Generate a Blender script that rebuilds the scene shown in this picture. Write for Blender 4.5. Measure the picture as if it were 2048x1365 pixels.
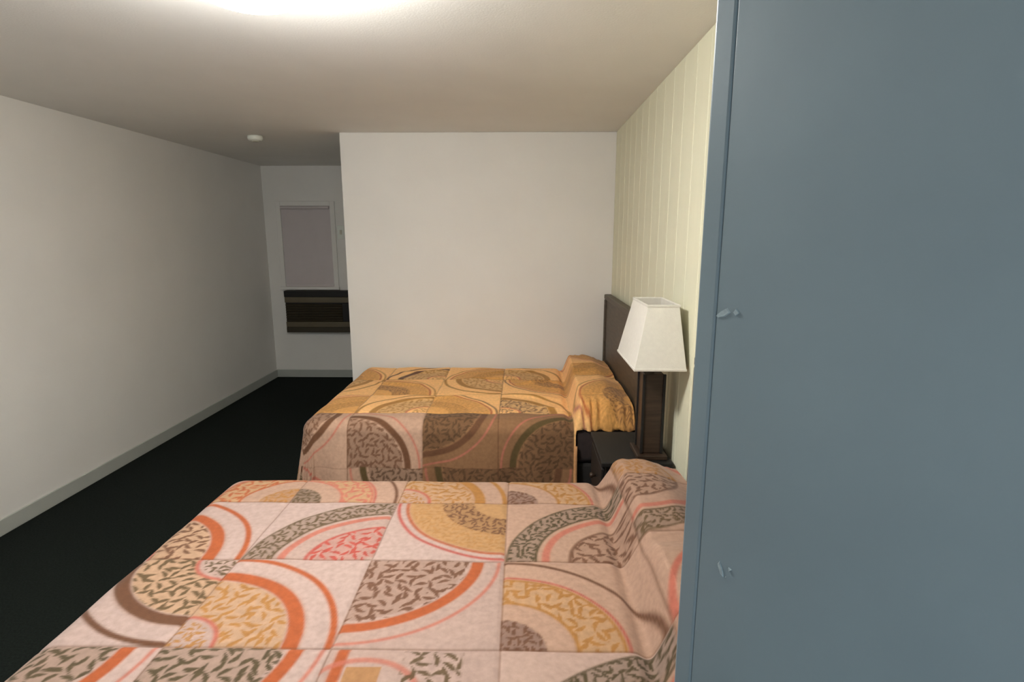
import bpy, bmesh, math, random
import numpy as np
from mathutils import Vector, Matrix

for o in list(bpy.data.objects):
    bpy.data.objects.remove(o)
SC = bpy.context.scene
COL = SC.collection

# ------------------------------------------------------------------ camera
cam_data = bpy.data.cameras.new('camera')
cam_data.sensor_width = 36.0
cam_data.lens = 1100.0 / 2048.0 * 36.0
cam_data.clip_start = 0.02
cam = bpy.data.objects.new('camera', cam_data)
COL.objects.link(cam)
PITCH, YAW = math.radians(10.733), math.radians(0.92)
cam.location = (0, 0, 1.63)
cam.rotation_euler = (math.pi / 2 - PITCH, 0, YAW)
SC.camera = cam

# ------------------------------------------------------------------ world, exposure
world = bpy.data.worlds.new('overcast_evening')
SC.world = world
world.use_nodes = True
bg = world.node_tree.nodes['Background']
bg.inputs[0].default_value = (0.82, 0.92, 1.0, 1)
bg.inputs[1].default_value = 0.40
SC.view_settings.view_transform = 'Standard'
SC.view_settings.look = 'None'
SC.view_settings.gamma = 1.0
SC.view_settings.use_curve_mapping = False
SC.view_settings.exposure = 2.32
DOME_STRENGTH = 30.0

# ------------------------------------------------------------------ helpers
def s2l(c):
    c = np.asarray(c, float) / 255.0
    return np.where(c <= 0.04045, c / 12.92, ((c + 0.055) / 1.055) ** 2.4)

def rgb(r, g, b):
    v = s2l((r, g, b))
    return (float(v[0]), float(v[1]), float(v[2]), 1.0)

def mat(name, col, rough=0.7, metal=0.0, var=0.06, vscale=8.0, bump=0.0, bscale=60.0,
        stretch=(1, 1, 1), sheen=0.0, emit=None, estr=0.0, coat=0.0, spec=0.5):
    m = bpy.data.materials.new(name)
    m.use_nodes = True
    nt = m.node_tree
    b = nt.nodes['Principled BSDF']
    b.inputs['Roughness'].default_value = rough
    b.inputs['Metallic'].default_value = metal
    b.inputs['Specular IOR Level'].default_value = spec
    b.inputs['Sheen Weight'].default_value = sheen
    b.inputs['Coat Weight'].default_value = coat
    tc = nt.nodes.new('ShaderNodeTexCoord')
    mp = nt.nodes.new('ShaderNodeMapping')
    mp.inputs['Scale'].default_value = stretch
    nt.links.new(tc.outputs['Object'], mp.inputs[0])
    nz = nt.nodes.new('ShaderNodeTexNoise')
    nz.inputs['Scale'].default_value = vscale
    nz.inputs['Detail'].default_value = 4
    nt.links.new(mp.outputs[0], nz.inputs['Vector'])
    cr = nt.nodes.new('ShaderNodeValToRGB')
    a = [max(0, c * (1 - var)) for c in col[:3]] + [1]
    z = [min(1, c * (1 + var)) for c in col[:3]] + [1]
    cr.color_ramp.elements[0].position = 0.3
    cr.color_ramp.elements[1].position = 0.7
    cr.color_ramp.elements[0].color = a
    cr.color_ramp.elements[1].color = z
    nt.links.new(nz.outputs['Fac'], cr.inputs[0])
    nt.links.new(cr.outputs[0], b.inputs['Base Color'])
    if bump:
        n2 = nt.nodes.new('ShaderNodeTexNoise')
        n2.inputs['Scale'].default_value = bscale
        n2.inputs['Detail'].default_value = 3
        nt.links.new(mp.outputs[0], n2.inputs['Vector'])
        bp = nt.nodes.new('ShaderNodeBump')
        bp.inputs['Strength'].default_value = bump
        bp.inputs['Distance'].default_value = 0.004
        nt.links.new(n2.outputs['Fac'], bp.inputs['Height'])
        nt.links.new(bp.outputs[0], b.inputs['Normal'])
    if emit:
        b.inputs['Emission Color'].default_value = emit
        b.inputs['Emission Strength'].default_value = estr
    return m

M = {
    'wall': mat('painted_wall', rgb(233, 229, 222), 0.75, var=0.02, vscale=2.5, bump=0.12, bscale=140),
    'panel': mat('painted_panelling', rgb(222, 219, 192), 0.6, var=0.03, vscale=3, bump=0.06, bscale=40, stretch=(4, 4, .4)),
    'ceiling': mat('ceiling_paint', rgb(236, 233, 227), 0.85, var=0.02, vscale=3, bump=0.15, bscale=120),
    'carpet': mat('dark_carpet', rgb(26, 31, 28), 0.95, var=0.35, vscale=120, bump=0.8, bscale=400, spec=0.1),
    'base': mat('baseboard_paint', rgb(176, 178, 170), 0.5, var=0.03),
    'trim': mat('window_trim_paint', rgb(205, 200, 180), 0.5, var=0.03),
    'blind': mat('roller_blind', rgb(206, 196, 194), 0.8, var=0.02, bump=0.1, bscale=200),
    'glass': mat('window_glass', rgb(40, 46, 52), 0.08, var=0.02),
    'steel_blue': mat('blue_grey_door_paint', rgb(101, 115, 121), 0.38, var=0.06, vscale=3.5, bump=0.08, bscale=25),
    'chip': mat('bare_metal_chip', rgb(140, 154, 158), 0.35, metal=0.2, var=0.15, vscale=200),
    'brass': mat('brushed_metal', rgb(170, 165, 150), 0.3, metal=1.0, var=0.05),
    'dark_wood': mat('dark_wood', rgb(58, 43, 32), 0.42, var=0.35, vscale=7, stretch=(1, 1, 9), bump=0.1, bscale=30),
    'head_wood': mat('brown_wood_headboard', rgb(78, 66, 52), 0.5, var=0.22, vscale=9, stretch=(1, 1.2, 7), bump=0.1, bscale=30),
    'black_wood': mat('black_stained_wood', rgb(20, 17, 15), 0.55, var=0.3, vscale=8, stretch=(7, 1, 1)),
    'dark_cloth': mat('dark_brown_cloth', rgb(46, 33, 30), 0.9, var=0.25, vscale=30, bump=0.4, bscale=300, sheen=0.1),
    'box_cloth': mat('dark_box_spring_cloth', rgb(34, 30, 27), 0.9, var=0.2, vscale=30, bump=0.4, bscale=300),
    'shade': mat('linen_lampshade', rgb(216, 211, 200), 0.85, var=0.03, vscale=60, bump=0.25, bscale=350),
    'white_plastic': mat('white_plastic', rgb(232, 234, 224), 0.4, var=0.02),
    'ac_body': mat('brown_enamel', rgb(96, 86, 66), 0.45, var=0.08),
    'ac_dark': mat('dark_brown_grille', rgb(54, 46, 30), 0.5, var=0.1),
    'ac_black': mat('black_vent', rgb(14, 11, 9), 0.6, var=0.1),
    'dome': mat('lit_opal_glass', rgb(255, 250, 240), 0.4, var=0.0, emit=(0.97, 0.97, 0.95, 1), estr=DOME_STRENGTH),
    'hem': mat('bedspread_hem_cloth', rgb(190, 138, 92), 0.9, var=0.12, vscale=40, bump=0.3, bscale=200),
}

def clear_glass():
    m = bpy.data.materials.new('clear_window_glass')
    m.use_nodes = True
    nt = m.node_tree
    out = nt.nodes['Material Output']
    nt.nodes.remove(nt.nodes['Principled BSDF'])
    t = nt.nodes.new('ShaderNodeBsdfTransparent'); g = nt.nodes.new('ShaderNodeBsdfGlossy')
    t.inputs[0].default_value = (.93, .95, .94, 1); g.inputs['Roughness'].default_value = .02
    fr = nt.nodes.new('ShaderNodeFresnel'); mx = nt.nodes.new('ShaderNodeMixShader')
    nt.links.new(fr.outputs[0], mx.inputs[0]); nt.links.new(t.outputs[0], mx.inputs[1]); nt.links.new(g.outputs[0], mx.inputs[2])
    nt.links.new(mx.outputs[0], out.inputs[0])
    return m
M['clear'] = clear_glass()

def obj(name, bm, m, parent=None, smooth=False):
    me = bpy.data.meshes.new(name)
    if smooth:
        for f in bm.faces:
            f.smooth = True
    bm.normal_update()
    bm.to_mesh(me)
    bm.free()
    o = bpy.data.objects.new(name, me)
    me.materials.append(m)
    COL.objects.link(o)
    if parent:
        o.parent = parent
    return o

def tag(o, label=None, cat=None, group=None, kind=None):
    if label: o['label'] = label
    if cat: o['category'] = cat
    if group: o['group'] = group
    if kind: o['kind'] = kind
    return o

def empty(name, loc=(0, 0, 0), rz=0.0):
    o = bpy.data.objects.new(name, None)
    COL.objects.link(o)
    o.location = loc
    o.rotation_euler = (0, 0, rz)
    o.empty_display_size = 0.1
    return o

def box(x0, x1, y0, y1, z0, z1, bev=0.0, seg=2, bm=None):
    own = bm or bmesh.new()
    t = bmesh.new()
    vs = [t.verts.new(p) for p in ((x0, y0, z0), (x1, y0, z0), (x1, y1, z0), (x0, y1, z0),
                                   (x0, y0, z1), (x1, y0, z1), (x1, y1, z1), (x0, y1, z1))]
    for f in ((0, 3, 2, 1), (4, 5, 6, 7), (0, 1, 5, 4), (1, 2, 6, 5), (2, 3, 7, 6), (3, 0, 4, 7)):
        t.faces.new([vs[i] for i in f])
    if bev:
        bmesh.ops.bevel(t, geom=list(t.edges), offset=bev, segments=seg, profile=0.5, affect='EDGES')
    me = bpy.data.meshes.new('tmp')
    t.to_mesh(me); t.free()
    own.from_mesh(me)
    bpy.data.meshes.remove(me)
    return own

def lathe(prof, n=40, bm=None, axis='z', loc=(0, 0, 0)):
    bm = bm or bmesh.new()
    rings = []
    for r, z in prof:
        ring = []
        for k in range(n):
            a = 2 * math.pi * k / n
            p = Vector((r * math.cos(a), r * math.sin(a), z))
            if axis == 'y': p = Vector((p.x, p.z, p.y))
            if axis == 'x': p = Vector((p.z, p.x, p.y))
            ring.append(bm.verts.new(p + Vector(loc)))
        rings.append(ring)
    for a, b in zip(rings[:-1], rings[1:]):
        for k in range(n):
            bm.faces.new((a[k], a[(k + 1) % n], b[(k + 1) % n], b[k]))
    bm.faces.new(rings[0][::-1]); bm.faces.new(rings[-1])
    bmesh.ops.recalc_face_normals(bm, faces=list(bm.faces))
    return bm

def tube(pts, r, n=8, bm=None):
    bm = bm or bmesh.new()
    pts = [Vector(p) for p in pts]
    rings = []
    for i, p in enumerate(pts):
        d = (pts[min(i + 1, len(pts) - 1)] - pts[max(i - 1, 0)]).normalized()
        u = d.cross(Vector((0.31, 0.9, 0.29))).normalized()
        w = d.cross(u)
        rings.append([bm.verts.new(p + (u * math.cos(2 * math.pi * k / n) + w * math.sin(2 * math.pi * k / n)) * r) for k in range(n)])
    for a, b in zip(rings[:-1], rings[1:]):
        for k in range(n):
            bm.faces.new((a[k], a[(k + 1) % n], b[(k + 1) % n], b[k]))
    bm.faces.new(rings[0][::-1]); bm.faces.new(rings[-1])
    bmesh.ops.recalc_face_normals(bm, faces=list(bm.faces))
    return bm

def struct(name, bm, m):
    return tag(obj(name, bm, m), kind='structure')

# ------------------------------------------------------------------ the room
XL, XR = -2.88, 0.71          # left wall, right wall
YF, YP, YB = -0.15, 4.32, 6.28  # front wall, partition behind far bed, back wall
XP = -1.367                   # left corner of the partition
HC = 2.40

struct('floor', box(XL - .1, XR + .15, YF - .15, YB + .1, -0.10, 0.0), M['carpet'])
struct('ceiling', box(XL - .1, XR + .15, YF - .15, YB + .1, HC, HC + .1), M['ceiling'])
struct('wall_left', box(XL - .1, XL, YF - .15, YB + .1, 0, HC), M['wall'])
struct('wall_back', box(XL, XP, YB, YB + .1, 0, HC), M['wall'])
struct('wall_far', box(XP, XR + .1, YP, YB + .1, 0, HC, 0.006), M['wall'])
wr = struct('wall_right', box(XR + .012, XR + .12, YF - .15, YP, 0, HC), M['panel'])
# vertical boards of the panelled right wall
pw = 0.17
first = None
y = YF
while y < YP - 0.01:
    w = min(pw, YP - y)
    bm = box(0, 0.0119, 0.0025, w - 0.0025, 0.0, HC, 0.0022, 1)
    o = obj('wall_board', bm, M['panel'], wr)
    o.location = (XR, y, 0)
    y += pw
# front wall with the doorway behind / beside the viewer
DX0, DX1, DH = -0.25, 0.665, 2.05
fw = empty('wall_front'); tag(fw, kind='structure')
FX0, FX1, FZ0, FZ1 = -2.45, -0.65, 0.85, 2.10
obj('wall_panel', box(XL, FX0, YF - .15, YF, 0, HC), M['wall'], fw)
obj('wall_panel', box(FX1, DX0, YF - .15, YF, 0, HC), M['wall'], fw)
obj('wall_panel', box(FX0, FX1, YF - .15, YF, 0, FZ0), M['wall'], fw)
obj('wall_panel', box(FX0, FX1, YF - .15, YF, FZ1, HC), M['wall'], fw)
w2 = empty('window_added', ((FX0 + FX1) / 2, YF - .08, FZ0)); tag(w2, kind='structure')  # unseen front window, added to let more daylight into the room
fh_, fv_ = (FX1 - FX0) / 2, FZ1 - FZ0
for k in (-1, 0, 1):
    obj('window_frame', box(k * (fh_ - .022) - .02, k * (fh_ - .022) + .02, -.03, .03, .001, fv_ - .001, .004), M['trim'], w2)  # frame of the added window
for a, b in ((-fh_ + .043, -.021), (.021, fh_ - .043)):
    obj('window_frame', box(a, b, -.03, .03, .001, .04, .004), M['trim'], w2)  # frame of the added window
    obj('window_frame', box(a, b, -.03, .03, fv_ - .04, fv_ - .001, .004), M['trim'], w2)  # frame of the added window
    obj('window_pane', box(a, b, -.002, .002, .041, fv_ - .041), M['clear'], w2)  # pane of the added window
obj('wall_panel', box(DX0, DX1, YF - .15, YF, DH, HC), M['wall'], fw)
obj('wall_panel', box(DX1, XR + .012, YF - .15, YF, 0, HC), M['wall'], fw)
tr = empty('trim_1'); tag(tr, kind='structure')
obj('door_casing', box(DX0 - .07, DX0, YF, YF + .015, 0, DH + .07, .003), M['steel_blue'], tr)
obj('door_casing', box(DX0, DX1, YF, YF + .015, DH, DH + .07, .003), M['steel_blue'], tr)
obj('door_jamb', box(DX0 - .002, DX0 + .02, YF - .15, YF, 0, DH, .002), M['steel_blue'], tr)
obj('door_jamb', box(DX1 - .02, DX1 + .002, YF - .15, YF, 0, DH, .002), M['steel_blue'], tr)

struct('baseboard_left', box(XL, XL + .012, YF, YB - .012, 0, 0.09, .003), M['base'])
struct('baseboard_back', box(XL, XP, YB - .012, YB, 0, 0.09, .003), M['base'])
struct('baseboard_far', box(XP, XR, YP - .012, YP, 0, 0.09, .003), M['base'])

# window in the back wall, roller blind drawn
wx0, wx1, wz0, wz1 = -2.70, -2.12, 1.07, 1.98
win = empty('window_1', ((wx0 + wx1) / 2, YB, wz0)); tag(win, kind='structure')
cx = (wx0 + wx1) / 2; hw = (wx1 - wx0) / 2; hh = wz1 - wz0
obj('window_glass', box(-hw, hw, -.004, -.001, 0, hh), M['glass'], win)
for a, b, c, d in ((-hw - .04, -hw + .012, -.03, hh + .04), (hw - .012, hw + .04, -.03, hh + .04)):
    obj('window_frame', box(a, b, -.022, -.001, c, d, .004), M['wall'], win)
obj('window_frame', box(-hw + .012, hw - .012, -.022, -.001, hh - .012, hh + .04, .004), M['wall'], win)
obj('window_sill', box(-hw - .05, hw + .05, -.045, -.001, -.035, 0.0, .005), M['wall'], win)
bl = obj('roller_blind', box(-hw + .014, hw - .014, -.012, -.009, .03, hh - .012), M['blind'], win)
obj('hem_bar', box(-hw + .014, hw - .014, -.017, -.006, .001, .032, .003), M['blind'], bl)
obj('blind_roller', lathe([(.004, -hw + .02), (.016, -hw + .02), (.016, hw - .02), (.004, hw - .02)], 20, None, 'x', (0, -.03, hh - .03)), M['blind'], bl)

# ------------------------------------------------------------------ blue-grey entrance door, half open
hinge = Vector((0.655, -0.12)); free = Vector((0.2125, 0.66))
dv = free - hinge
door = empty('door_1', (hinge.x, hinge.y, 0), math.atan2(dv.y, dv.x))
tag(door, kind='structure')
DW = dv.length
# local x runs from hinge to free edge; local +y is the face turned to the viewer
ya, yb = -0.045, 0.0
obj('door_leaf', box(0, DW - .028, ya, yb, 0.012, 2.03, .002), M['steel_blue'], door)
obj('edge_strip', box(DW - .0275, DW, ya - .0008, yb + .0012, 0.012, 2.03, .003), M['steel_blue'], door)
def chip(pts, x, z, name='paint_chip'):
    bm = bmesh.new()
    top = [bm.verts.new((x + a, yb + .0016, z + b)) for a, b in pts]
    bot = [bm.verts.new((x + a * 1.25, yb - .0004, z + b * 1.25)) for a, b in pts]
    bm.faces.new(top)
    n = len(pts)
    for i in range(n):
        bm.faces.new((bot[i], bot[(i + 1) % n], top[(i + 1) % n], top[i]))
    bmesh.ops.recalc_face_normals(bm, faces=list(bm.faces))
    tag(obj(name, bm, M['chip'], door), 'small bright scuff baring metal through the blue paint')
chip([(-.008, .001), (-.002, -.0035), (.006, -.006), (.009, -.004), (.003, .001), (-.004, .005)], .858, 1.545)
chip([(-.003, 0), (.001, -.003), (.004, 0), (.001, .004)], .840, 1.547)
chip([(.003, .007), (.005, .003), (.001, -.006), (-.003, -.008), (-.002, -.002)], .834, 1.236)
chip([(-.002, .002), (.001, -.001), (.002, .003)], .822, 1.240)
for z in (0.25, 1.02, 1.80):
    h = obj('hinge', lathe([(.003, -.05), (.008, -.05), (.008, .05), (.003, .05)], 14, None, 'z', (-.006, -.05, z)), M['brass'], door)
    obj('hinge_leaf', box(-.004, .04, ya - .003, ya, z - .05, z + .05, .001), M['brass'], h)
for s, y0 in ((1, yb), (-1, ya)):
    k = obj('door_knob', lathe([(.006, 0), (.03, 0.0), (.03, .006), (.012, .010), (.010, .032), (.022, .040), (.028, .052), (.024, .064), (.006, .068)],
                               28, None, 'y'), M['brass'], door, True)
    k.location = (DW - .07, y0, .92); k.scale = (1, s, 1)

# ------------------------------------------------------------------ ceiling dome light, smoke alarm
LX, LY = -0.72, 1.57
lt = empty('ceiling_light', (LX, LY, HC))
tag(lt, 'round flush ceiling light with a glowing white glass dome', 'ceiling light')
obj('ceiling_plate', lathe([(.02, -.001), (.085, -.001), (.09, -.010), (.080, -.020), (.030, -.024), (.030, -.050), (.145, -.054), (.150, -.061), (.145, -.068), (.02, -.068)], 48), M['white_plastic'], lt, True)
prof = [(.110, -.0685), (.138, -.0685), (.160, -.085)] + [(.162 * math.cos(a) ** .8, -.105 - .065 * math.sin(a)) for a in [i * math.pi / 2 / 12 for i in range(12)]] + [(.012, -.170)]
obj('glass_dome', lathe(prof, 48), M['dome'], lt, True)
obj('finial', lathe([(.010, -.168), (.010, -.173), (.006, -.177), (.002, -.180)], 20), M['white_plastic'], lt, True)

sa = empty('smoke_alarm', (-2.066, 4.457, HC))
tag(sa, 'small round white smoke alarm on the ceiling of the passage', 'smoke alarm')
obj('alarm_body', lathe([(.02, -.001), (.055, -.001), (.057, -.012), (.055, -.026), (.045, -.036), (.02, -.038)], 32), M['white_plastic'], sa, True)
obj('sounder_ring', lathe([(.015, -.037), (.028, -.037), (.026, -.043), (.015, -.043)], 24), M['trim'], sa, True)
obj('test_button', lathe([(.004, -.0375), (.008, -.0375), (.007, -.041), (.003, -.041)], 14, None, 'z', (.036, 0, .003)), M['brass'], sa)

# ------------------------------------------------------------------ wall air conditioner under the window
AX0, AX1, AZ0, AZ1, AD = -2.685, -1.93, 0.552, 1.03, 0.10
ac = empty('wall_air_conditioner', (AX0, YB, AZ0))
tag(ac, 'brown slatted air conditioner set in the back wall under the window', 'air conditioner')
W_, H_ = AX1 - AX0, AZ1 - AZ0
obj('housing', box(0, W_, -AD + .03, -.001, 0, H_, .004), M['ac_dark'], ac)
obj('top_vent', box(.004, W_ - .004, -AD - .012, -AD + .03, H_ - .07, H_ - .002, .003), M['ac_black'], ac)
obj('fascia', box(.004, W_ - .004, -AD - .004, -AD + .03, H_ - .135, H_ - .072, .003), M['ac_body'], ac)
obj('grille_back', box(.006, W_ - .006, -AD + .012, -AD + .03, .125, H_ - .137), M['ac_black'], ac)
for i in range(7):
    z = .137 + i * .0295
    o = obj('louvre', box(.008, W_ - .10, -.010, .010, -.011, .011, .002, 1), M['ac_dark'], ac)
    o.location = (0, -AD + .010, z); o.rotation_euler = (0.5, 0, 0)
obj('control_door', box(W_ - .098, W_ - .008, -AD - .002, -AD + .03, .128, H_ - .139, .003), M['ac_black'], ac)
obj('fascia', box(.004, W_ - .004, -AD - .004, -AD + .03, .062, .123, .003), M['ac_body'], ac)
obj('lower_vent', box(.004, W_ - .004, -AD - .004, -AD + .03, .0, .060, .003), M['ac_dark'], ac)

wp = empty('wall_plate', (-2.02, YB, 1.68))
tag(wp, 'small pale wall plate beside the window, half hidden by the partition corner', 'wall plate')
obj('plate', box(-.045, .035, -.012, -.001, -.075, .075, .004), M['white_plastic'], wp)
obj('dial', box(-.015, .01, -.02, -.0125, -.025, .025, .003), M['trim'], wp)

# ------------------------------------------------------------------ patchwork print
rng = np.random.default_rng(11)
PX, PY, OX, OY = 0.425, 0.385, -0.05, 1.205
C_BASE = s2l((184, 160, 148)); C_OLIVE = s2l((92, 74, 42)); C_GOLD = s2l((172, 122, 60))
C_ORANGE = s2l((176, 92, 48)); C_RED = s2l((182, 70, 56)); C_BROWN = s2l((108, 72, 48))
C_DARK = s2l((84, 60, 38)); C_PINK = s2l((190, 112, 92)); C_PALE = s2l((196, 176, 168)); C_GREEN = s2l((74, 64, 32)); C_SAND = s2l((190, 152, 106))

C_PEACH_LIT = s2l((186, 154, 132)); C_TOP = s2l((246, 190, 124)); C_SIDE = s2l((186, 150, 126)); C_SIDE_SHADE = s2l((142, 104, 72))

def hash2(i, j, k):
    v = np.sin(i * 127.1 + j * 311.7 + k * 74.7) * 43758.5453
    return v - np.floor(v)

def leaf_mask(x, y, cell, seed=0.0, ln=0.62, wd=0.2):
    """curled leaf strokes scattered on a jittered grid"""
    gx, gy = x / cell, y / cell
    ix, iy = np.floor(gx), np.floor(gy)
    out = np.zeros_like(x)
    for di in (-1, 0, 1):
        for dj in (-1, 0, 1):
            a, b = ix + di, iy + dj
            cx_ = a + .5 + (hash2(a, b, seed + 1) - .5) * .7
            cy_ = b + .5 + (hash2(a, b, seed + 2) - .5) * .7
            th = hash2(a, b, seed + 3) * 6.283
            dx, dy = gx - cx_, gy - cy_
            u = dx * np.cos(th) + dy * np.sin(th)
            v = -dx * np.sin(th) + dy * np.cos(th) + .35 * u * u - .05
            q = wd * 1.25 * (1 - (u / ln) ** 2) * (1 + .5 * u / ln) - np.abs(v)
            out = np.maximum(out, np.clip(q * 12, 0, 1))
    return out

# (col, row): (motif, corner x, corner y, palette); corner = centre of the quarter rings
LAID = {
    (-2, 1): ('T1', 1, 0, C_RED, C_OLIVE), (-1, 1): ('T2', 1, 1, C_BROWN, C_RED),
    (-2, 0): ('T3', 0, 0, C_GOLD, C_ORANGE), (-1, 0): ('T4', 0, 1, C_BROWN, C_ORANGE),
    (0, 1): ('T1', 1, 0, C_BROWN, C_GREEN), (0, 0): ('T5', 0, 0, C_BROWN, C_GOLD),
    (-2, -1): ('T4', 0, 1, C_GREEN, C_ORANGE), (-1, -1): ('T6', 0, 1, C_GOLD, C_OLIVE),
    (0, -1): ('T1', 1, 0, C_RED, C_GREEN), (-2, 2): ('T5', 0, 0, C_OLIVE, C_PINK),
    (-1, 2): ('T3', 0, 0, C_GOLD, C_GOLD), (0, 2): ('T5', 0, 0, C_BROWN, C_GOLD),
    (1, 1): ('T1', 0, 1, C_BROWN, C_OLIVE), (1, 0): ('T3', 1, 0, C_ORANGE, C_PINK),
    (1, 2): ('T1', 0, 0, C_GOLD, C_OLIVE), (1, -1): ('T4', 1, 1, C_GREEN, C_ORANGE),
}
FAR = {
    (-3, 4): ('T4', 0, 1, C_BROWN, C_BROWN), (-2, 4): ('T4', 0, 0, C_BROWN, C_BROWN),
    (-1, 4): ('T4', 0, 1, C_DARK, C_BROWN), (0, 4): ('T4', 1, 0, C_DARK, C_OLIVE),
    (-3, 3): ('T3', 0, 0, C_BROWN, C_PINK), (-2, 3): ('T4', 1, 1, C_DARK, C_OLIVE),
    (-1, 3): ('T4', 1, 1, C_DARK, C_OLIVE), (0, 3): ('T4', 0, 1, C_DARK, C_BROWN),
    (-3, 5): ('T2', 1, 0, C_GOLD, C_PINK), (-2, 5): ('T3', 1, 0, C_GOLD, C_GOLD), (-1, 5): ('T2', 0, 0, C_GOLD, C_BROWN),
    (0, 5): ('T3', 0, 0, C_BROWN, C_GOLD), (1, 5): ('T2', 1, 0, C_BROWN, C_GOLD), (1, 4): ('T2', 1, 1, C_BROWN, C_PINK),
    (-3, 6): ('T3', 0, 1, C_GOLD, C_GOLD), (-2, 6): ('T2', 0, 0, C_BROWN, C_GOLD), (-1, 6): ('T3', 1, 1, C_GOLD, C_GOLD),
    (0, 6): ('T2', 1, 1, C_BROWN, C_BROWN), (1, 6): ('T2', 0, 1, C_GOLD, C_GOLD),
    (-3, 7): ('T2', 0, 0, C_GOLD, C_GOLD), (-2, 7): ('T3', 1, 0, C_GOLD, C_BROWN), (-1, 7): ('T2', 1, 0, C_GOLD, C_GOLD),
    (0, 7): ('T3', 0, 0, C_GOLD, C_GOLD), (1, 7): ('T2', 1, 1, C_GOLD, C_PINK),
}
KINDS = ['T1', 'T2', 'T3', 'T4', 'T5']
LEAFC = [C_BROWN, C_OLIVE, C_GREEN, C_GOLD]
LINEC = [C_ORANGE, C_GOLD, C_RED, C_BROWN]

def mixc(c, col, w):
    return c + (np.asarray(col)[None, :] - c) * w[:, None]

def print_colour(x, y, laid, golden=0.0, seed=0):
    """linear colour of the printed cloth at flat cloth coordinates"""
    fx, fy = (x - OX) / PX, (y - OY) / PY
    ci, cj = np.floor(fx).astype(int), np.floor(fy).astype(int)
    base = C_BASE if laid else C_TOP
    col = np.repeat(base[None, :], len(x), 0)
    def band(r, a, b, e=0.018):
        return np.clip((r - a) / e + .5, 0, 1) * np.clip((b - r) / e + .5, 0, 1)
    for key in set(zip(ci.tolist(), cj.tolist())):
        s = (ci == key[0]) & (cj == key[1])
        u, v = fx[s] - key[0], fy[s] - key[1]
        r0 = random.Random(key[0] * 91 + key[1] * 17 + seed * 1009)
        lay = LAID if laid else FAR
        if key in lay:
            kind, a, b, c1, c2 = lay[key]
        else:
            kind, a, b, c1, c2 = r0.choice(KINDS), r0.randint(0, 1), r0.randint(0, 1), r0.choice(LEAFC), r0.choice(LINEC)
        r = np.hypot(u - a, v - b)
        xs, ys = x[s], y[s]
        lf = leaf_mask(xs, ys, .031, seed, .80, .20)
        lf2 = leaf_mask(xs, ys, .021, seed + 5, .80, .21)
        c = col[s]
        leafw = .92 if laid else .8
        lf, lf2 = lf * leafw, lf2 * leafw
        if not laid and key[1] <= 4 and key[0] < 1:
            base = (C_SIDE if key[0] <= -2 else C_SIDE_SHADE)  # shade on the drop painted in: side patches nearer the head darker
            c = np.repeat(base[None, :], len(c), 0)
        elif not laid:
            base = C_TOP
        elif key[0] >= 0 or key[1] >= 2:
            base = C_PEACH_LIT  # difference in light across the bed put into the patch colour
            c = np.repeat(base[None, :], len(c), 0)
        c = mixc(c, C_PALE if laid else base * 1.05, .5 * band(r, .82, 2) * (hash2(np.float64(key[0]), np.float64(key[1]), 3.) > .4))
        if kind == 'T1':
            c = mixc(c, c2 * .55 + C_BASE * .45, band(r, .77, .98) * .7)
            c = mixc(c, c2, band(r, .77, .98) * lf2)
            c = mixc(c, c2, band(r, .755, .775)); c = mixc(c, c2, band(r, .975, .99))
            c = mixc(c, C_PINK, band(r, .66, .72) * .9)
            c = mixc(c, c1, band(r, .05, .5) * np.maximum(lf, .25)); c = mixc(c, c1, band(r, .49, .52) * .8)
        elif kind == 'T2':
            c = mixc(c, c2, band(r, .955, .985) * .85); c = mixc(c, C_ORANGE, band(r, .875, .91) * .9)
            c = mixc(c, (C_SAND * .8 + C_GOLD * .2) if laid else s2l((222, 162, 92)), band(r, -1, .875))
            c = mixc(c, C_GOLD, band(r, .55, .85) * lf2 * .5)
            c = mixc(c, c1, band(r, .30, .58) * np.maximum(lf2, .35))
        elif kind == 'T3':
            c = mixc(c, c2, band(r, .955, 1.0)); c = mixc(c, c2, band(r, .70, .80))
            c = mixc(c, C_SAND, band(r, .28, .69) * .6)
            c = mixc(c, c1, band(r, .30, .69) * lf); c = mixc(c, C_RED, band(r, .27, .30) * .7)
            c = mixc(c, c1, band(r, -1, .24) * lf2)
        elif kind == 'T4':
            c = mixc(c, c1 * .5 + base * .5, band(r, -1, .73) * (.5 if laid else .85))
            c = mixc(c, c1, band(r, -1, .75) * lf)
            c = mixc(c, c2, band(r, .76, .85)); c = mixc(c, C_PINK, band(r, .95, .975) * .9)
        elif kind == 'T5':
            c = mixc(c, c1 * .6 + C_BASE * .4, band(r, -1, .28)); c = mixc(c, c1, band(r, -1, .28) * lf2)
            c = mixc(c, C_SAND, band(r, .46, .76) * .7)
            c = mixc(c, c2, band(r, .47, .75) * lf); c = mixc(c, c2, band(r, .455, .48))
            c = mixc(c, c2, band(r, .735, .755)); c = mixc(c, C_RED, band(r, .765, .785) * .8)
            c = mixc(c, C_BROWN, band(r, .955, .985))
        elif kind == 'T6':
            c = mixc(c, C_ORANGE, band(np.abs(u - .09), -1, .035))
            c = mixc(c, C_GOLD, band(np.maximum(np.abs(u - .24) / .1, np.abs(v - .66) / .18), -1, 1., .05) * .8)
            c = mixc(c, C_PINK, band(np.hypot(u - .24, v - .55), .33, .37) * .8)
            c = mixc(c, c2, band(np.maximum(np.abs(u - .62) / .17, np.abs(v - .74) / .24), -1, 1., .05) * lf)
        # printed joint lines between the patches
        e = np.minimum(np.minimum(u, 1 - u) * PX, np.minimum(v, 1 - v) * PY)
        c = mixc(c, C_BROWN, np.clip(1.3 - e / .0028, 0, 1) * .65)
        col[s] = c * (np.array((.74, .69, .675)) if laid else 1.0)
    return col

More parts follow.
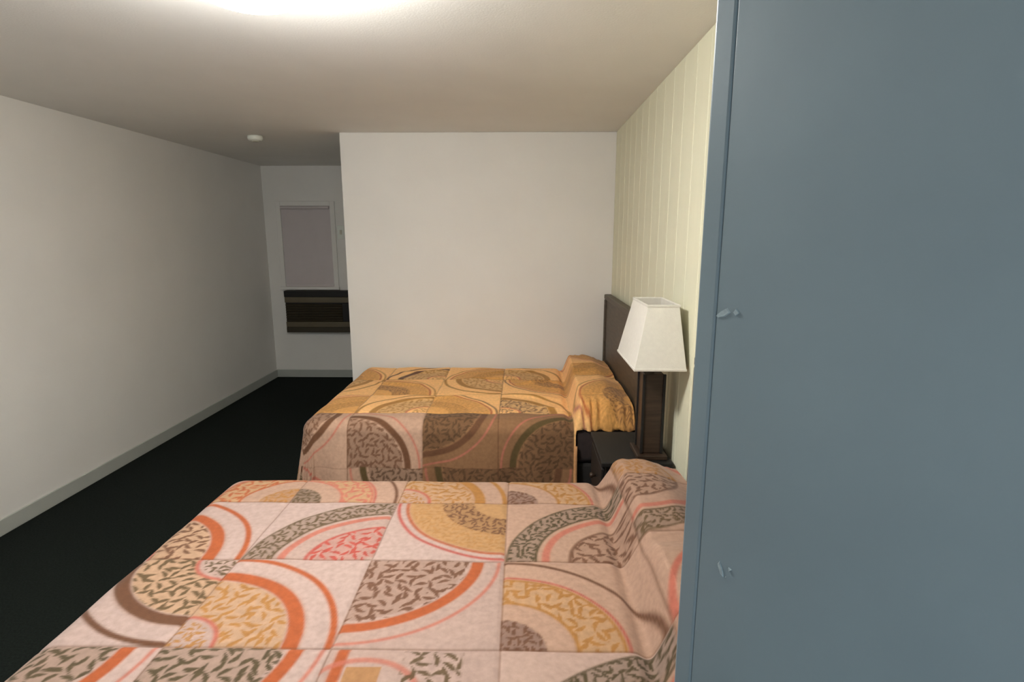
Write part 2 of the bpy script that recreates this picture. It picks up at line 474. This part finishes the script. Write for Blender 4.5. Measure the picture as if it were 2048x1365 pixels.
def spread_material():
    m = bpy.data.materials.new('patchwork_print_bedspread')
    m.use_nodes = True
    nt = m.node_tree
    b = nt.nodes['Principled BSDF']
    b.inputs['Roughness'].default_value = 0.85
    b.inputs['Specular IOR Level'].default_value = 0.25
    b.inputs['Sheen Weight'].default_value = 0.08
    ca = nt.nodes.new('ShaderNodeVertexColor'); ca.layer_name = 'print'
    tc = nt.nodes.new('ShaderNodeTexCoord')
    nz = nt.nodes.new('ShaderNodeTexNoise'); nz.inputs['Scale'].default_value = 55; nz.inputs['Detail'].default_value = 5
    nt.links.new(tc.outputs['Object'], nz.inputs['Vector'])
    mr = nt.nodes.new('ShaderNodeMapRange')
    mr.inputs[1].default_value = .3; mr.inputs[2].default_value = .7; mr.inputs[3].default_value = .88; mr.inputs[4].default_value = 1.08
    nt.links.new(nz.outputs['Fac'], mr.inputs[0])
    mx = nt.nodes.new('ShaderNodeMix'); mx.data_type = 'RGBA'; mx.blend_type = 'MULTIPLY'; mx.inputs[0].default_value = 1
    nt.links.new(ca.outputs['Color'], mx.inputs[6]); nt.links.new(mr.outputs[0], mx.inputs[7])
    nt.links.new(mx.outputs[2], b.inputs['Base Color'])
    n2 = nt.nodes.new('ShaderNodeTexNoise'); n2.inputs['Scale'].default_value = 420
    nt.links.new(tc.outputs['Object'], n2.inputs['Vector'])
    bp = nt.nodes.new('ShaderNodeBump'); bp.inputs['Strength'].default_value = .25; bp.inputs['Distance'].default_value = .002
    nt.links.new(n2.outputs['Fac'], bp.inputs['Height']); nt.links.new(bp.outputs[0], b.inputs['Normal'])
    return m
M['spread'] = spread_material()

BX0, BX1 = -1.25, 0.64      # foot edge, head edge of the beds
BW = 1.36
ZT = 0.615
CUT = 0.315                 # side drop ends here, beyond it the cloth is tucked under the pillow

def sstep(t):
    t = np.clip(t, 0, 1)
    return t * t * (3 - 2 * t)

def make_spread(name, y0, res, laid, golden, seed, hang_far, ysh=0.0, pillow_h=.135, xsh=0.0):
    """cloth over the bed: foot drop, two side drops, a covered pillow ridge at the head"""
    y1 = y0 + BW
    r = 0.085
    ix0, iy0, iy1 = BX0 + r, y0 + r, y1 - r
    hang = 0.50 + math.pi * r / 2
    tuck = 0.105
    ps = np.arange(ix0 - hang, BX1 + res * .5, res)
    qs = np.arange(iy0 - hang, iy1 + (hang if hang_far else .20) + res * .5, res)
    P, Q = np.meshgrid(ps, qs, indexing='ij')
    cxp, cyp = np.maximum(P, ix0), np.clip(Q, iy0, iy1)
    ex, ey = P - cxp, Q - cyp
    d = np.maximum(np.abs(ex), np.abs(ey))
    ln = np.hypot(ex, ey); ln = np.where(ln < 1e-9, 1, ln)
    nx, ny = ex / ln, ey / ln
    arc = math.pi * r / 2
    ang = np.clip(d, 0, arc) / r
    rest = np.clip(d - arc, 0, None)
    along = cxp * np.abs(ny) + cyp * np.abs(nx) + np.arctan2(ny, nx) * .12
    wave = np.sin(along * 17 + seed) * .55 + np.sin(along * 29 + 1.7 * seed) * .45
    out = r * np.sin(ang) + rest * .11 + wave * .045 * rest / .5
    X = cxp + nx * out
    Y = cyp + ny * out
    Z = ZT - r * (1 - np.cos(ang)) - rest * .985
    # pillow ridge
    x0r = .325 if laid else .290 + .035 * np.clip((Q - y0) / BW, 0, 1)
    px = sstep((P - x0r) / (.085 if laid else .055)) * (1 - .35 * sstep((P - .50) / .14))
    tq = np.abs((Q - (y0 + y1) / 2) / (BW / 2 + .02))
    py = np.clip(1 - np.clip(tq, 0, 1) ** 7, 0, 1) ** .5
    mid = 1 - .22 * np.exp(-((Q - (y0 + y1) / 2) / .07) ** 2)
    Z += pillow_h * px * py * mid
    Z -= .016 * np.exp(-((P - (.318 if laid else x0r - .012)) / .022) ** 2) * (d < arc)
    side = np.exp(-((tq - .97) / .09) ** 2) * px
    Z += side * (.008 if laid else .026) * np.sin(P * 105 + 2 * np.sin(P * 31))
    # rumples on the flat part, shallow quilting at the joints
    top = 1 - sstep(d / arc)
    rum = (np.sin(P * 9.1 + 3.1 * np.sin(Q * 4.3 + seed)) * np.sin(Q * 11.7 + 2.0 * np.sin(P * 5.1)) * .0045
           + np.sin(P * 23 + 5 * np.sin(Q * 3.1)) * np.sin(Q * 19 + seed) * .0022)
    Z += rum * (.35 + .65 * top) * (1.0 if not laid else .55)
    if not laid:
        for (a, b, ln_, th, h) in ((-.55, .45, .30, .25, .012), (.05, .50, .26, -.3, .013), (-.25, .95, .34, .15, .010), (.12, .85, .25, .2, .012),
                                   (-.85, .80, .28, -.2, .010), (-.05, 1.15, .30, .1, .010), (-.7, 1.15, .3, .1, .010), (.15, .25, .16, -.2, .011)):
            dx, dy = P - a, Q - (y0 + b)
            u_ = dx * math.cos(th) + dy * math.sin(th); v_ = -dx * math.sin(th) + dy * math.cos(th)
            Z += 1.5 * h * np.exp(-(u_ / ln_ / .6) ** 2 - (v_ / .028) ** 2) * top
    fx = (P + xsh - OX) / PX; fy = (Q + ysh - OY) / PY
    e = np.minimum(np.abs(fx - np.round(fx)) * PX, np.abs(fy - np.round(fy)) * PY)
    Z -= .004 * np.exp(-(e / .007) ** 2)
    # beyond the cut the cloth is turned in under the pillow
    zmin = .564 + .005 * np.sin(P * 60)
    low = np.clip(zmin - Z, 0, None) * (P > CUT)
    Z = np.where(P > CUT, np.maximum(Z, zmin), Z)
    Y = Y - np.sign(ey) * np.minimum(low * .5, .022)
    # keep mask
    n, m_ = P.shape
    idx = np.arange(n * m_).reshape(n, m_)
    pm = (P[:-1, :-1] + P[1:, 1:]) / 2
    dm = (d[:-1, :-1] + d[1:, 1:]) / 2
    zm = (Z[:-1, :-1] + Z[1:, 1:]) / 2
    lowm = np.maximum(low[:-1, :-1], low[1:, 1:])
    strad = (P[:-1, :-1] <= CUT) & (P[1:, 1:] > CUT) & (zm < .55)
    keep = ~(((pm > CUT) & (lowm > .05)) | strad)
    quads = np.stack([idx[:-1, :-1], idx[1:, :-1], idx[1:, 1:], idx[:-1, 1:]], -1)[keep]
    used = np.unique(quads)
    remap = -np.ones(n * m_, int); remap[used] = np.arange(len(used))
    quads = remap[quads]
    co = np.stack([X, Y, Z], -1).reshape(-1, 3)[used]
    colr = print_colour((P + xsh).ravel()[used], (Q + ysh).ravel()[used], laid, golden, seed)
    me = bpy.data.meshes.new(name)
    me.vertices.add(len(co)); me.vertices.foreach_set('co', co.astype(np.float32).ravel())
    me.loops.add(quads.size); me.loops.foreach_set('vertex_index', quads.astype(np.int32).ravel())
    me.polygons.add(len(quads))
    me.polygons.foreach_set('loop_start', np.arange(0, quads.size, 4, dtype=np.int32))
    me.polygons.foreach_set('use_smooth', np.ones(len(quads), bool))
    me.update(calc_edges=True)
    at = me.color_attributes.new('print', 'FLOAT_COLOR', 'POINT')
    at.data.foreach_set('color', np.concatenate([colr, np.ones((len(colr), 1))], 1).astype(np.float32).ravel())
    me.materials.append(M['spread'])
    o = bpy.data.objects.new(name, me)
    COL.objects.link(o)
    # rolled hem down the open edge beside the pillow
    k = int(np.searchsorted(ps, CUT)) - 1
    for sgn in ((-1, 1) if hang_far else (-1,)):
        sel = [j for j in range(len(qs)) if d[k, j] > arc + .03 and (qs[j] < y0 + .3) == (sgn < 0)]
        pts = [(X[k, j] + .002, Y[k, j] + sgn * .004, Z[k, j]) for j in sel[::8]]
        obj('hem', tube(pts, .008), M['hem'], o, True)
    return o

def make_bed(y0, label, group, hbw):
    y1 = y0 + BW
    b = empty('bed', ((BX0 + BX1) / 2, (y0 + y1) / 2, 0))
    tag(b, label, 'bed', group)
    cx_, cy_ = b.location.x, b.location.y
    lx0, lx1, hw_ = BX0 + .015 - cx_, BX1 - .002 - cx_, BW / 2 - .02
    obj('mattress', box(lx0, lx1, -hw_, hw_, .36, .582, .045, 4), M['dark_cloth'], b, True)
    obj('box_spring', box(lx0 + .01, lx1, -hw_ + .01, hw_ - .01, .17, .358, .02, 3), M['box_cloth'], b, True)
    obj('bed_frame', box(lx0 + .02, lx1, -hw_ + .02, hw_ - .02, .13, .168, .004), M['ac_black'], b)
    for sx in (lx0 + .12, lx1 - .10):
        for sy in (-hw_ + .10, hw_ - .10):
            obj('leg', lathe([(.010, 0), (.022, 0), (.024, .02), (.018, .04), (.018, .129), (.010, .129)], 16, None, 'z', (sx, sy, 0)), M['ac_black'], b)
    hx0, hx1 = .645 - cx_, .700 - cx_
    hb = obj('headboard', box(hx0 + .012, hx1 - .006, -hbw + .03, hbw - .03, .30, 1.155, .004), M['head_wood'], b)
    obj('top_rail', box(hx0, hx1, -hbw - .012, hbw + .012, 1.157, 1.195, .008), M['head_wood'], hb)
    for s in (-1, 1):
        obj('post', box(hx0, hx1, s * (hbw - .012) - .022, s * (hbw - .012) + .022, 0.0, 1.156, .006), M['head_wood'], hb)
    return b

G_BED = 'two double beds'
NB0, FB0 = 0.87, 2.925
make_bed(NB0, 'nearer bed, close to the door, under the pale pink printed spread', G_BED, .45)
make_bed(FB0, 'farther bed against the blank pale wall, with tall brown headboard', G_BED, .64)
tag(make_spread('bedspread', NB0, .0050, True, 0.12, 2, True),
    'pinkish patchwork-print bedspread with orange arcs on the near bed', 'bedspread')
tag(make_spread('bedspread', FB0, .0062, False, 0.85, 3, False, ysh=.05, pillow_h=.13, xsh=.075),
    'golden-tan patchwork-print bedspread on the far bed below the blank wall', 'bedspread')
# ------------------------------------------------------------------ nightstand between the beds
ns = empty('nightstand', (.535, 2.565, 0))
tag(ns, 'black wooden nightstand between the two beds under the lamp', 'nightstand')
obj('top', box(-.165, .160, -.205, .205, .595, .62, .005), M['black_wood'], ns)
obj('body', box(-.145, .155, -.19, .19, .10, .594, .004), M['black_wood'], ns)
for sx in (-.125, .135):
    for sy in (-.17, .17):
        obj('leg', box(sx - .018, sx + .018, sy - .018, sy + .018, 0, .099, .003), M['black_wood'], ns)
for z in (.13, .36):
    d_ = obj('drawer', box(-.161, -.1455, -.175, .175, z, z + .215, .004), M['black_wood'], ns)
    obj('knob', lathe([(.006, 0), (.008, -.012), (.014, -.020), (.012, -.028), (.004, -.030)], 18, None, 'x', (-.161, 0, z + .107)), M['dark_wood'], d_, True)

# ------------------------------------------------------------------ table lamp
lp = empty('table_lamp', (.605, 2.475, .62))
tag(lp, 'unlit table lamp with cream tapered rectangular shade on dark square column', 'lamp')
obj('foot', box(-.07, .07, -.085, .085, .0005, .022, .004), M['dark_wood'], lp)
obj('column', box(-.045, .045, -.055, .055, .0225, .40, .004), M['dark_wood'], lp)
for sx in (-1, 1):
    for sy in (-1, 1):
        obj('corner_bead', box(sx * .046 - .006, sx * .046 + .006, sy * .056 - .006, sy * .056 + .006, .0225, .40, .002), M['black_wood'], lp)
obj('neck', lathe([(.006, .4005), (.014, .4005), (.010, .42), (.010, .48), (.018, .485), (.018, .54), (.006, .54)], 20), M['brass'], lp, True)
def shade():
    bm = bmesh.new()
    def ring(x0, x1, y0, y1, z, ins=0):
        return [bm.verts.new((x - .605, y - 2.475, z - .62)) for x, y in ((x0 + ins, y0 + ins), (x1 - ins, y0 + ins), (x1 - ins, y1 - ins), (x0 + ins, y1 - ins))]
    b0, t0 = (.475, .694, 2.245, 2.655), (.533, .665, 2.30, 2.60)
    rs = [ring(*b0, 1.078), ring(*t0, 1.348), ring(*t0, 1.348, .004), ring(*b0, 1.078, .004)]
    for i in range(4):
        A, B = rs[i], rs[(i + 1) % 4]
        for k in range(4):
            bm.faces.new((A[k], A[(k + 1) % 4], B[(k + 1) % 4], B[k]))
    bmesh.ops.recalc_face_normals(bm, faces=list(bm.faces))
    bmesh.ops.bevel(bm, geom=list(bm.edges), offset=.0015, segments=1, affect='EDGES')
    return bm
sh = obj('lamp_shade', shade(), M['shade'], lp)
def trim_ring(x0, x1, y0, y1, z, h):
    bm = bmesh.new()
    e = .0025
    for a in ((x0 - e, x1 + e, y0 - e, y0 + e), (x0 - e, x1 + e, y1 - e, y1 + e), (x0 - e, x0 + e, y0, y1), (x1 - e, x1 + e, y0, y1)):
        box(a[0] - .605, a[1] - .605, a[2] - 2.475, a[3] - 2.475, z - .62, z + h - .62, .001, 1, bm)
    return bm
obj('shade_trim', trim_ring(.4765, .6925, 2.2465, 2.6535, 1.076, .010), M['shade'], sh)
obj('shade_trim', trim_ring(.532, .666, 2.299, 2.601, 1.340, .010), M['shade'], sh)
bulb = [(.010, .5405), (.013, .545), (.013, .565), (.022, .59), (.030, .615), (.030, .63), (.022, .65), (.006, .66)]
obj('bulb', lathe(bulb, 20), M['white_plastic'], lp, True)
